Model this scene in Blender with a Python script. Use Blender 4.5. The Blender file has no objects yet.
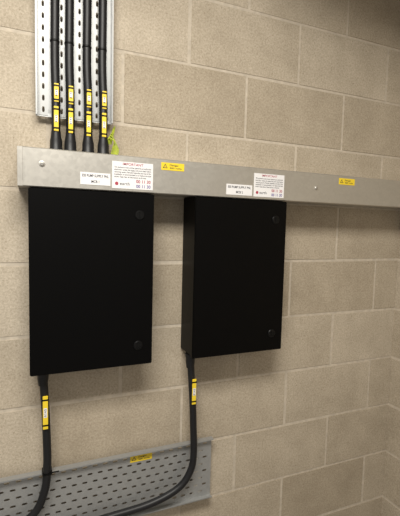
import bpy, bmesh, math, random
from mathutils import Matrix, Vector
random.seed(7)
S=bpy.context.scene
S.view_settings.view_transform='Standard'
COL=S.collection

# ---------------- materials ----------------
def new_mat(name):
    m=bpy.data.materials.new(name); m.use_nodes=True
    nt=m.node_tree; b=nt.nodes['Principled BSDF']
    return m,nt,b
def simple(name,col,rough=.5,metal=0,noise=0,nscale=40,bump=0,spec=.5):
    m,nt,b=new_mat(name)
    b.inputs['Roughness'].default_value=rough; b.inputs['Metallic'].default_value=metal
    b.inputs['Specular IOR Level'].default_value=spec
    n=nt.nodes.new('ShaderNodeTexNoise'); n.inputs['Scale'].default_value=nscale; n.inputs['Detail'].default_value=5
    tc=nt.nodes.new('ShaderNodeTexCoord'); nt.links.new(tc.outputs['Object'],n.inputs['Vector'])
    r=nt.nodes.new('ShaderNodeValToRGB')
    r.color_ramp.elements[0].position=.3; r.color_ramp.elements[1].position=.7
    r.color_ramp.elements[0].color=[c*(1-noise) for c in col]+[1]
    r.color_ramp.elements[1].color=[min(1,c*(1+noise)) for c in col]+[1]
    nt.links.new(n.outputs['Fac'],r.inputs['Fac']); nt.links.new(r.outputs['Color'],b.inputs['Base Color'])
    if bump:
        bp=nt.nodes.new('ShaderNodeBump'); bp.inputs['Strength'].default_value=bump; bp.inputs['Distance'].default_value=.001
        nt.links.new(n.outputs['Fac'],bp.inputs['Height']); nt.links.new(bp.outputs['Normal'],b.inputs['Normal'])
    return m
def block_mat():
    m,nt,b=new_mat('painted_block'); L=nt.links; N=nt.nodes
    b.inputs['Roughness'].default_value=.85
    tc=N.new('ShaderNodeTexCoord')
    at=N.new('ShaderNodeAttribute'); at.attribute_name='tint'
    r0=N.new('ShaderNodeValToRGB')
    r0.color_ramp.elements[0].color=(.455,.388,.292,1); r0.color_ramp.elements[1].color=(.57,.50,.395,1)
    L.new(at.outputs['Fac'],r0.inputs['Fac'])
    n1=N.new('ShaderNodeTexNoise'); n1.inputs['Scale'].default_value=6; n1.inputs['Detail'].default_value=7; n1.inputs['Roughness'].default_value=.68
    L.new(tc.outputs['Object'],n1.inputs['Vector'])
    r1=N.new('ShaderNodeValToRGB'); r1.color_ramp.elements[0].position=.3; r1.color_ramp.elements[1].position=.72
    r1.color_ramp.elements[0].color=(.80,.785,.765,1); r1.color_ramp.elements[1].color=(1.07,1.07,1.08,1)
    L.new(n1.outputs['Fac'],r1.inputs['Fac'])
    n2=N.new('ShaderNodeTexNoise'); n2.inputs['Scale'].default_value=150; n2.inputs['Detail'].default_value=5; n2.inputs['Roughness'].default_value=.8
    L.new(tc.outputs['Object'],n2.inputs['Vector'])
    r2=N.new('ShaderNodeValToRGB'); r2.color_ramp.elements[0].position=.34; r2.color_ramp.elements[1].position=.62
    r2.color_ramp.elements[0].color=(.66,.635,.60,1); r2.color_ramp.elements[1].color=(1.05,1.05,1.05,1)
    L.new(n2.outputs['Fac'],r2.inputs['Fac'])
    v=N.new('ShaderNodeTexVoronoi'); v.inputs['Scale'].default_value=60; L.new(tc.outputs['Object'],v.inputs['Vector'])
    r3=N.new('ShaderNodeValToRGB'); r3.color_ramp.elements[0].position=.05; r3.color_ramp.elements[1].position=.15
    r3.color_ramp.elements[0].color=(.68,.64,.59,1); r3.color_ramp.elements[1].color=(1,1,1,1)
    L.new(v.outputs['Distance'],r3.inputs['Fac'])
    def mul(a,c):
        x=N.new('ShaderNodeMix'); x.data_type='RGBA'; x.blend_type='MULTIPLY'; x.inputs[0].default_value=1
        L.new(a,x.inputs[6]); L.new(c,x.inputs[7]); return x.outputs[2]
    c=mul(mul(mul(r0.outputs['Color'],r1.outputs['Color']),r2.outputs['Color']),r3.outputs['Color'])
    L.new(c,b.inputs['Base Color'])
    bp=N.new('ShaderNodeBump'); bp.inputs['Strength'].default_value=.5; bp.inputs['Distance'].default_value=.0014
    L.new(n2.outputs['Fac'],bp.inputs['Height']); L.new(bp.outputs['Normal'],b.inputs['Normal'])
    return m
M_block=block_mat()
M_mortar=simple('mortar',(.52,.455,.365),.9,0,.14,45,.4)
def steel(name,base,rough,metal=.85):
    m,nt,b=new_mat(name); N=nt.nodes; L=nt.links
    b.inputs['Metallic'].default_value=metal
    tc=N.new('ShaderNodeTexCoord')
    v=N.new('ShaderNodeTexVoronoi'); v.inputs['Scale'].default_value=110
    n=N.new('ShaderNodeTexNoise'); n.inputs['Scale'].default_value=9; n.inputs['Detail'].default_value=5
    L.new(tc.outputs['Object'],v.inputs['Vector']); L.new(tc.outputs['Object'],n.inputs['Vector'])
    mx=N.new('ShaderNodeMix'); mx.data_type='FLOAT'; mx.inputs[0].default_value=.6
    sp=N.new('ShaderNodeSeparateColor'); L.new(v.outputs['Color'],sp.inputs['Color'])
    L.new(sp.outputs[0],mx.inputs[2]); L.new(n.outputs['Fac'],mx.inputs[3])
    r=N.new('ShaderNodeValToRGB'); r.color_ramp.elements[0].color=[c*.92 for c in base]+[1]; r.color_ramp.elements[1].color=[c*1.08 for c in base]+[1]
    L.new(mx.outputs[0],r.inputs['Fac']); L.new(r.outputs['Color'],b.inputs['Base Color'])
    mr=N.new('ShaderNodeMapRange'); mr.inputs[3].default_value=rough-.05; mr.inputs[4].default_value=rough+.05
    L.new(mx.outputs[0],mr.inputs[0]); L.new(mr.outputs[0],b.inputs['Roughness'])
    return m
M_steel=steel('galvanised_steel',(.53,.51,.465),.42,.75)
M_tray=steel('galvanised_tray',(.40,.405,.40),.5,.6)
M_black=simple('black_powder_coat',(.0014,.0013,.0013),.42,0,.12,500,.10,.10)
M_lock=simple('black_plastic',(.003,.003,.003),.4,spec=.22)
M_cable=simple('black_cable_sheath',(.008,.008,.009),.45,0,.1,80,spec=.4)
M_yel=simple('yellow_label',(.82,.60,.03),.45,0,.03)
M_wht=simple('white_label',(.78,.77,.77),.4,0,.02)
M_red=simple('red_print',(.38,.05,.08),.5)
M_ink=simple('black_print',(.03,.03,.04),.5)
M_blue=simple('blue_print',(.12,.09,.30),.5)
M_green=simple('green_yellow_wire',(.34,.40,.03),.45,0,.4,60)
M_floor=simple('grey_floor_paint',(.22,.21,.20),.6,0,.1,8,.2)
M_ceil=simple('painted_soffit',(.32,.29,.25),.9,0,.06,6)

# ---------------- helpers ----------------
def obj(name,me,mat=None,parent=None):
    o=bpy.data.objects.new(name,me); COL.objects.link(o)
    if mat: me.materials.append(mat)
    if parent: o.parent=parent
    return o
def empty(name,loc=(0,0,0)):
    o=bpy.data.objects.new(name,None); COL.objects.link(o); o.empty_display_size=.05
    return o
def bm_box(bm,x0,x1,y0,y1,z0,z1):
    vs=[bm.verts.new(p) for p in [(x0,y0,z0),(x1,y0,z0),(x1,y1,z0),(x0,y1,z0),(x0,y0,z1),(x1,y0,z1),(x1,y1,z1),(x0,y1,z1)]]
    fs=[]
    for f in [(0,3,2,1),(4,5,6,7),(0,1,5,4),(1,2,6,5),(2,3,7,6),(3,0,4,7)]:
        fs.append(bm.faces.new([vs[i] for i in f]))
    return fs
def finish(bm,name,mat,parent=None,smooth=False):
    me=bpy.data.meshes.new(name); bmesh.ops.recalc_face_normals(bm,faces=bm.faces[:]); bm.to_mesh(me); bm.free()
    if smooth:
        for p in me.polygons: p.use_smooth=True
    return obj(name,me,mat,parent)
def box(name,x0,x1,y0,y1,z0,z1,mat,parent=None,bev=0):
    bm=bmesh.new(); bm_box(bm,x0,x1,y0,y1,z0,z1)
    if bev: bmesh.ops.bevel(bm,geom=bm.edges[:],offset=bev,segments=2,affect='EDGES')
    return finish(bm,name,mat,parent)
def lathe(name,base,axis,prof,mat,parent=None,seg=24):
    q=Vector((0,0,1)).rotation_difference(Vector(axis).normalized())
    bm=bmesh.new(); rings=[]
    for r,h in prof:
        rings.append([bm.verts.new(Vector(base)+q@Vector((r*math.cos(2*math.pi*i/seg),r*math.sin(2*math.pi*i/seg),h))) for i in range(seg)])
    for a,b in zip(rings,rings[1:]):
        for i in range(seg): bm.faces.new([a[i],a[(i+1)%seg],b[(i+1)%seg],b[i]])
    bm.faces.new(rings[0]); bm.faces.new(rings[-1])
    o=finish(bm,name,mat,parent,True)
    try: o.data.set_sharp_from_angle(angle=math.radians(40))
    except Exception: pass
    return o
def tube(name,pts,rad,mat,parent=None):
    cu=bpy.data.curves.new(name,'CURVE'); cu.dimensions='3D'; cu.bevel_depth=rad; cu.bevel_resolution=5; cu.use_fill_caps=True
    P=[Vector(p) for p in pts]; out=[]
    for i in range(len(P)-1):
        p0=P[max(i-1,0)];p1=P[i];p2=P[i+1];p3=P[min(i+2,len(P)-1)]
        for k in range(10):
            t=k/10
            out.append(.5*((2*p1)+(p2-p0)*t+(2*p0-5*p1+4*p2-p3)*t*t+(3*p1-p0-3*p2+p3)*t**3))
    out.append(P[-1])
    sp=cu.splines.new('POLY'); sp.points.add(len(out)-1)
    for i,p in enumerate(out): sp.points[i].co=(*p,1)
    sp.use_smooth=True
    t=bpy.data.objects.new('tmp',cu); COL.objects.link(t)
    bpy.context.view_layer.update()
    me=bpy.data.meshes.new_from_object(t.evaluated_get(bpy.context.evaluated_depsgraph_get()))
    bpy.data.objects.remove(t); me.name=name
    me.materials.clear()
    for p in me.polygons: p.use_smooth=True
    return obj(name,me,mat,parent)
def text(name,s,x,z,y,size,mat,parent,align='LEFT',rot=None,bold=0.0,sx=1,fit=None):
    cu=bpy.data.curves.new(name,'FONT'); cu.body=s; cu.size=size; cu.align_x=align; cu.align_y='CENTER'; cu.offset=bold*size
    t=bpy.data.objects.new('tmp',cu); COL.objects.link(t); bpy.context.view_layer.update()
    me=bpy.data.meshes.new_from_object(t.evaluated_get(bpy.context.evaluated_depsgraph_get()))
    bpy.data.objects.remove(t); me.materials.clear(); me.name=name
    if fit:
        xs=[v.co.x for v in me.vertices]; sx=fit/max(1e-6,max(xs)-min(xs))
    Mx=Matrix.Translation((x,y,z))@Matrix.Rotation(math.radians(90),4,'X')
    if rot: Mx=Mx@Matrix.Rotation(rot,4,'Z')
    me.transform(Mx@Matrix.Diagonal((sx,1,1,1)))
    return obj(name,me,mat,parent)

# ---------------- room shell ----------------
XR=1.528; XL=-2.2; ZC=2.85; YB=-3.2
def block_wall(name,length,joint_even,joint_odd,thick=.1):
    a,b=length
    bm=bmesh.new(); lay=bm.loops.layers.float_color.new('tint')
    fs=bm_box(bm,a,b,.0015,thick,0,ZC)
    for f in fs: f.material_index=1
    k=-1
    while True:
        z0=.023+.225*k; z1=z0+.225
        if z0>ZC: break
        j=joint_odd if (k%2==1) else joint_even
        x=j-.45*20
        while x<b:
            g=lambda: .0043+random.uniform(-.0011,.0009)
            xa=max(x+g(),a); xb=min(x+.45-g(),b); za=max(z0+g(),0); zb=min(z1-g(),ZC)
            if xb-xa>.01 and zb-za>.01:
                b2=bmesh.new(); dy=random.uniform(-.0005,.0005)
                bm_box(b2,xa,xb,dy,.05,za,zb)
                ed=[e for e in b2.edges if all(v.co.y<.01 for v in e.verts)]
                bmesh.ops.bevel(b2,geom=ed,offset=.0018,segments=2,affect='EDGES')
                t=random.random()
                mp={v:bm.verts.new(v.co) for v in b2.verts}
                for f in b2.faces:
                    nf=bm.faces.new([mp[v] for v in f.verts])
                    for l in nf.loops: l[lay]=(t,t,t,1)
                b2.free()
            x+=.45
        k+=1
    me=bpy.data.meshes.new(name); bmesh.ops.recalc_face_normals(bm,faces=bm.faces[:]); bm.to_mesh(me); bm.free()
    o=obj(name,me); me.materials.append(M_block); me.materials.append(M_mortar)
    return o
wb=block_wall('wall_back',(XL,XR+.06),.725,.500)
wr=block_wall('wall_right',(-.06,-YB),.22,.445)
wr.data.transform(Matrix.Translation((XR,0,0))@Matrix.Rotation(math.radians(-90),4,'Z'))
box('floor',XL,XR+.1,YB,.1,-.1,0,M_floor)
box('ceiling',XL,XR+.1,YB,.1,ZC,ZC+.1,M_ceil)

# ---------------- trunking ----------------
TY=-.116; T0=1.5996; T1=1.703; TX0=-.031
tr=empty('steel_trunking')
bm=bmesh.new()
bm_box(bm,TX0+.002,XR-.002,-.0025,-.0005,T0,T1)
bm_box(bm,TX0+.002,XR-.002,TY+.004,-.0005,T1-.002,T1)
bm_box(bm,TX0+.002,XR-.002,TY+.004,-.0005,T0,T0+.002)
finish(bm,'channel',M_steel,tr)
bm=bmesh.new()
prof=[(TY+.014,T0-.0012),(TY+.0025,T0-.0012),(TY,T0+.0012),(TY,T1-.0012),(TY+.0025,T1+.0012),(TY+.014,T1+.0012)]
def ext(bm,prof,x0,x1):
    a=[bm.verts.new((x0,y,z)) for y,z in prof]; b=[bm.verts.new((x1,y,z)) for y,z in prof]
    for i in range(len(prof)-1): bm.faces.new([a[i],b[i],b[i+1],a[i+1]])
ext(bm,prof,TX0+.012,XR-.002)
o=finish(bm,'lid',M_steel,tr)
md=o.modifiers.new('s','SOLIDIFY'); md.thickness=.0012; md.offset=0
bm=bmesh.new()
bm_box(bm,TX0-.0015,TX0+.001,TY-.001,-.0005,T0-.001,T1+.001)
bm_box(bm,TX0-.0015,TX0+.012,TY-.0018,TY+.0002,T0-.001,T1+.001)
bmesh.ops.bevel(bm,geom=bm.edges[:],offset=.0004,segments=1,affect='EDGES')
finish(bm,'end_cap',M_steel,tr)
for i,(bx,bz) in enumerate([(.030,1.661),(.962,1.651)]):
    lathe(f'lid_screw_{i+1}',(bx,TY-.0003,bz),(0,-1,0),[(.0085,0),(.0085,.001),(.006,.0016),(.006,.0030),(.0045,.0046),(.001,.005)],M_steel,tr)
    box(f'screw_slot_{i+1}',bx-.004,bx+.004,TY-.0058,TY-.005,bz-.0006,bz+.0006,M_ink,tr)

# ---------------- labels ----------------
def warn(x0,x1,z0,z1,y):
    e=empty('warning_label'); 
    box('sticker',x0,x1,y-.0006,y,z0,z1,M_yel,e)
    h=z1-z0; w=x1-x0; cx=x0+h*.55; cz=(z0+z1)/2
    for nm,s,mt,yy in (('triangle_border',.40,M_ink,y-.0008),('triangle_fill',.25,M_yel,y-.0010)):
        bm=bmesh.new(); vs=[bm.verts.new((cx+h*s*math.cos(a),yy,cz-h*.05+h*s*math.sin(a))) for a in (math.pi/2,math.pi*7/6,math.pi*11/6)]
        bm.faces.new(vs); finish(bm,nm,mt,e)
    text('bolt_mark','!',cx,cz-h*.05,y-.0013,h*.36,M_ink,e,'CENTER')
    text('heading','Danger',x0+h*1.15,cz+h*.18,y-.0009,h*.34,M_ink,e,fit=(w-h*1.15)*.62,bold=.01)
    text('line','400 volts',x0+h*1.15,cz-h*.20,y-.0009,h*.30,M_ink,e,fit=(w-h*1.15)*.82,bold=.01)
LY=TY-.0009
warn(.371,.446,1.6715,1.6945,LY)
warn(1.066,1.142,1.671,1.6945,LY)
def info(x0,x1,z0,z1,y):
    e=empty('instruction_label'); box('sticker',x0,x1,y-.0006,y,z0,z1,M_wht,e); Y=y-.0009
    w=x1-x0;h=z1-z0
    text('heading','IMPORTANT',(x0+x1)/2,z1-h*.09,Y,h*.13,M_red,e,'CENTER',bold=.01,fit=w*.50)
    ls=['This enclosure must only be opened by an authorised','electrician. Isolate the supply and prove dead before','removing covers. Periodic inspection and test of this','installation is recommended on or before the date','shown. Keep clear of obstructions at all times.']
    for i,s in enumerate(ls):
        text(f'line_{i+1}',s,x0+w*.05,z1-h*(.215+.088*i),Y,h*.085,M_ink,e,fit=w*(.90 if i<4 else .78),bold=.008)
    bmx=bmesh.new(); r0=h*.065; cxx=x0+w*.11; n=20
    a=[bmx.verts.new((cxx+r0*math.cos(6.2832*i/n),Y,z0+h*.18+r0*math.sin(6.2832*i/n))) for i in range(n)]
    bmx.faces.new(a)
    finish(bmx,'logo',M_red,e)
    text('logo_text','earth',x0+w*.18,z0+h*.18,Y,h*.16,M_ink,e,fit=w*.24)
    text('phone_1','00 11 30',x0+w*.58,z0+h*.29,Y,h*.165,M_red,e,bold=.02,fit=w*.36)
    text('phone_2','00 11 30',x0+w*.58,z0+h*.11,Y,h*.165,M_blue,e,bold=.02,fit=w*.36)
info(.221,.345,1.607,1.686,LY)
info(.700,.822,1.607,1.686,LY)
def ident(x0,x1,z0,z1,y,s1,s2):
    e=empty('circuit_identification_label'); box('sticker',x0,x1,y-.0006,y,z0,z1,M_wht,e)
    h=z1-z0; cx=(x0+x1)/2; w=x1-x0
    text('line_1',s1,cx,z1-h*.27,y-.0009,h*.30,M_ink,e,'CENTER',bold=.015,fit=w*.88)
    text('line_2',s2,cx,z0+h*.26,y-.0009,h*.30,M_ink,e,'CENTER',bold=.015,fit=w*.26)
ident(.131,.216,1.6125,1.6475,LY,'ESS PUMP SUPPLY PNL','MCB 1')
ident(.596,.694,1.6085,1.6435,LY,'ESS PUMP SUPPLY PNL','MCB 2')

# ---------------- enclosures ----------------
def cabinet(x0,x1,z0,z1):
    e=empty('electrical_enclosure'); F=-.119
    box('body',x0+.003,x1-.003,-.1,-.0008,z0+.003,z1-.0005,M_black,e,.002)
    box('gasket',x0+.008,x1-.008,-.1035,-.099,z0+.008,z1-.006,M_lock,e)
    box('door',x0,x1,F,-.1030,z0,z1-.0035,M_black,e,.0022)
    lx=x1-.045
    for i,z in enumerate((z1-.068,z0+.062)):
        lathe(f'lock_{i+1}',(lx,F+.0005,z),(0,-1,0),[(.0145,0),(.0145,.002),(.013,.0036),(.0095,.0038),(.0095,.0024),(.002,.0024)],M_lock,e,28)
        box(f'lock_key_{i+1}',lx-.0015,lx+.0015,F-.0042,F-.0015,z-.007,z+.007,M_lock,e)
    for i,z in enumerate((z1-.07,z0+.07)):
        lathe(f'hinge_{i+1}',(x0+.0045,-.1018,z-.02),(0,0,1),[(.0028,0),(.0028,.04)],M_lock,e,12)
cabinet(-.006,.350,1.065,1.5996-.0014)
cabinet(.487,.837,1.063,1.5996-.0014)

# ---------------- perforated trays ----------------
def perforated(name,L,W,flange=.012):
    bm=bmesh.new()
    rows=8; rh=(W-.016)/rows; cl=.033; sl,sw=.017,.0068
    def stadium(dx,dy):
        r=sw/2; hx=sl/2-r
        if abs(dy)>1e-9:
            t=r/abs(dy)
            if abs(dx*t)<=hx: return dx*t,dy*t
        s=1 if dx>=0 else -1
        bq=-2*dx*s*hx; c=hx*hx-r*r; a=dx*dx+dy*dy
        t=(-bq+math.sqrt(max(bq*bq-4*a*c,0)))/(2*a)
        return dx*t,dy*t
    def cell(u0,u1,v0,v1,cu):
        cv=(v0+v1)/2
        corners=[(u1,v1),(u0,v1),(u0,v0),(u1,v0)]
        ring=[]
        mids=[((u1),(cv)),((cu),(v1)),((u0),(cv)),((cu),(v0))]
        for i in range(4):
            m=mids[i]; c=corners[i]; nx=mids[(i+1)%4]
            ring+=[m,((m[0]+c[0])/2,(m[1]+c[1])/2),c,((c[0]+nx[0])/2,(c[1]+nx[1])/2)]
        o=[bm.verts.new((p[0],p[1],0)) for p in ring]
        inn=[]
        for p in ring:
            q=stadium(p[0]-cu,p[1]-cv); inn.append(bm.verts.new((cu+q[0],cv+q[1],0)))
        n=len(ring)
        for i in range(n): bm.faces.new([o[i],o[(i+1)%n],inn[(i+1)%n],inn[i]])
    def quad(u0,u1,v0,v1):
        if u1-u0>1e-5: bm.faces.new([bm.verts.new(p) for p in ((u0,v0,0),(u1,v0,0),(u1,v1,0),(u0,v1,0))])
    for r in range(rows):
        v0=.008+r*rh; v1=v0+rh
        off=.004+(cl/2 if r%2 else 0)
        quad(0,off,v0,v1); u=off
        while u+cl<L-.002:
            cell(u,u+cl,v0,v1,u+cl/2); u+=cl
        quad(u,L,v0,v1)
    quad(0,L,.0,.008); quad(0,L,W-.008,W)
    for v,s in ((0,1),(W,-1)):
        pr=[(v,0),(v,flange*1.6),(v+s*.004,flange*1.6)]
        a=[bm.verts.new((0,p[0],p[1])) for p in pr]; b=[bm.verts.new((L,p[0],p[1])) for p in pr]
        for i in range(2): bm.faces.new([a[i],b[i],b[i+1],a[i+1]])
    bmesh.ops.remove_doubles(bm,verts=bm.verts[:],dist=1e-6)
    return bm
def tray(L,W,mat4,brackets):
    e=empty('perforated_cable_tray')
    bm=perforated('t',L,W); bm.transform(mat4)
    o=finish(bm,'tray_bed',M_tray,e)
    md=o.modifiers.new('s','SOLIDIFY'); md.thickness=.0012; md.offset=0
    for i,bx in enumerate(brackets): box(f'strut_{i+1}',*bx,M_steel,e,.001)
    return e
m1=Matrix(((0,1,0,.016),(0,0,-1,-.022),(1,0,0,1.812),(0,0,0,1)))
tray(ZC-1.812-.002,.220,m1,[(.03,.23,-.0212,-.0008,2.35,2.39)])
m2=Matrix(((1,0,0,XL+.01),(0,0,-1,-.022),(0,1,0,.500),(0,0,0,1)))
tray(.612-XL-.01,.225,m2,[(-.62,-.58,-.0212,-.0008,.505,.72),(.54,.575,-.0212,-.0008,.505,.72)])
warn(.307,.384,.688,.712,-.0232)

# ---------------- incoming cables ----------------
def tag(name,x,z0,z1,y,e,w=.0125):
    g=box(name,x-w/2,x+w/2,y-.0025,y,z0,z1,M_yel,e,.0008)
    h=z1-z0
    box(name+'_insert',x-w*.34,x+w*.34,y-.0032,y-.0024,z0+h*.36,z1-h*.36,M_wht,e)
    text(name+'_text','0 1 4 2',x,(z0+z1)/2,y-.0035,w*.55,M_ink,e,'CENTER',rot=math.pi/2,bold=.02)
    for i,fz in enumerate((.12,.88)):
        box(f'{name}_tie_{i+1}',x-w*.62,x+w*.62,y-.0038,y+.004,z0+h*fz-.0022,z0+h*fz+.0022,M_lock,e,.0006)
for i,(x,xt,tz) in enumerate([(.070,.068,0),(.110,.108,-.004),(.161,.158,-.012),(.206,.203,-.006)]):
    e=empty('armoured_cable'); yc=-.050
    tube('sheath',[(xt,-.040,ZC),(xt,-.040,2.4),(xt+.001,-.040,2.15),(xt,-.041,1.98),(x,-.045,1.88),(x,yc,1.80),(x,yc,1.715)],.0125,M_cable,e)
    lathe('gland_shroud',(x,yc,T1+.0015),(0,0,1),[(.0195,0),(.0195,.010),(.0175,.014),(.0170,.034),(.0145,.048),(.0130,.062)],M_cable,e)
    tag('cable_tag',x,1.765+tz*.4,1.835+tz*.3,yc-.013,e)
    tag('cable_tag_upper',x+.001,1.848+tz*.3,1.900+tz*.3,yc-.009,e)
    for k,z in enumerate((2.02,2.19,2.42,2.65)):
        lathe(f'cable_tie_{k+1}',(xt,-.0405,z),(0,0,1),[(.0132,0),(.0138,.001),(.0138,.005),(.0132,.006)],M_lock,e,20)
ew=empty('earth_wire_bundle')
for i in range(6):
    x=.226+.0035*i
    tube(f'wire_{i+1}',[(x,-.06,T1+.001),(x+.006,-.062,1.73),(x+.010-.004*i,-.066+.004*i,1.752+.005*i),(x-.004,-.058,1.762+.007*i),(x-.014,-.050,1.745)],.0016,M_green,ew)

# ---------------- outgoing cables ----------------
for i,(x,zt,pts,tx,tz0,tz1) in enumerate([
  (.030,1.065,[(.030,-.060,1.060),(.033,-.060,1.0),(.037,-.060,.93),(.040,-.056,.84),(.041,-.054,.76),(.034,-.054,.68),(.004,-.052,.61),(-.07,-.050,.568),(-.2,-.050,.555),(-.6,-.050,.553),(-1.3,-.050,.553),(XL+.02,-.050,.553)],.036,.882,.985),
  (.505,1.063,[(.505,-.060,1.058),(.508,-.060,1.01),(.517,-.060,.90),(.523,-.058,.80),(.528,-.056,.70),(.518,-.056,.635),(.475,-.056,.580),(.38,-.054,.546),(.25,-.050,.533),(0,-.050,.525),(-.6,-.050,.525),(-1.3,-.050,.525),(XL+.02,-.050,.525)],.516,.885,.975)]):
    e=empty('armoured_cable')
    tube('sheath',pts,.0122,M_cable,e)
    lathe('gland_shroud',(x,-.060,zt),(0,0,-1),[(.0185,0.0004),(.0185,.010),(.0165,.014),(.016,.030),(.0142,.042),(.0132,.050)],M_cable,e)
    tag('cable_tag',tx,tz0,tz1,-.0735,e,.0145)
e=empty('cable_tie')
box('strap',.0405-.0145,.0405+.0145,-.068,-.0235,.730,.736,M_lock,e,.002)
box('tie_tail',.0405+.010,.0405+.034,-.066,-.0645,.7345,.7385,M_lock,e,.0005)

# ---------------- lighting ----------------
lf=empty('ceiling_light_fitting')
box('housing',-.78,.48,-1.72,-1.08,ZC-.06,ZC-.001,M_ceil,lf,.004)
ld=bpy.data.lights.new('panel_lamp','AREA'); ld.shape='RECTANGLE'; ld.size=1.2; ld.size_y=.58; ld.energy=82; ld.color=(1,.96,.885)
lo=bpy.data.objects.new('panel_lamp',ld); COL.objects.link(lo); lo.location=(-.15,-1.40,ZC-.066); lo.parent=lf
blk=empty('shadow_blocker')  # unseen box added above the view to shade the wall's upper right
box('blocker_body',.62,XR-.003,-.78,-.42,2.56,ZC-.002,M_steel,blk,.003)
box('blocker_rim',.60,.63,-.80,-.40,2.54,ZC-.003,M_steel,blk,.002)
w=bpy.data.worlds.new('w'); S.world=w; w.use_nodes=True
w.node_tree.nodes['Background'].inputs[0].default_value=(1,.95,.88,1); w.node_tree.nodes['Background'].inputs[1].default_value=.48

# ---------------- camera ----------------
ex=Vector((947,8,-400)).normalized(); ez=Vector((115,5042,400)).normalized()
ez=(ez-ex*ez.dot(ex)).normalized(); ey=ez.cross(ex)
R=Matrix((ex,ey,ez))
cd=bpy.data.cameras.new('camera'); cd.lens=400/516*36; cd.sensor_width=36; cd.sensor_fit='AUTO'; cd.clip_start=.02
co=bpy.data.objects.new('camera',cd); COL.objects.link(co)
co.matrix_world=Matrix.Translation((0,-1.315,1.5))@R.to_4x4()
S.camera=co
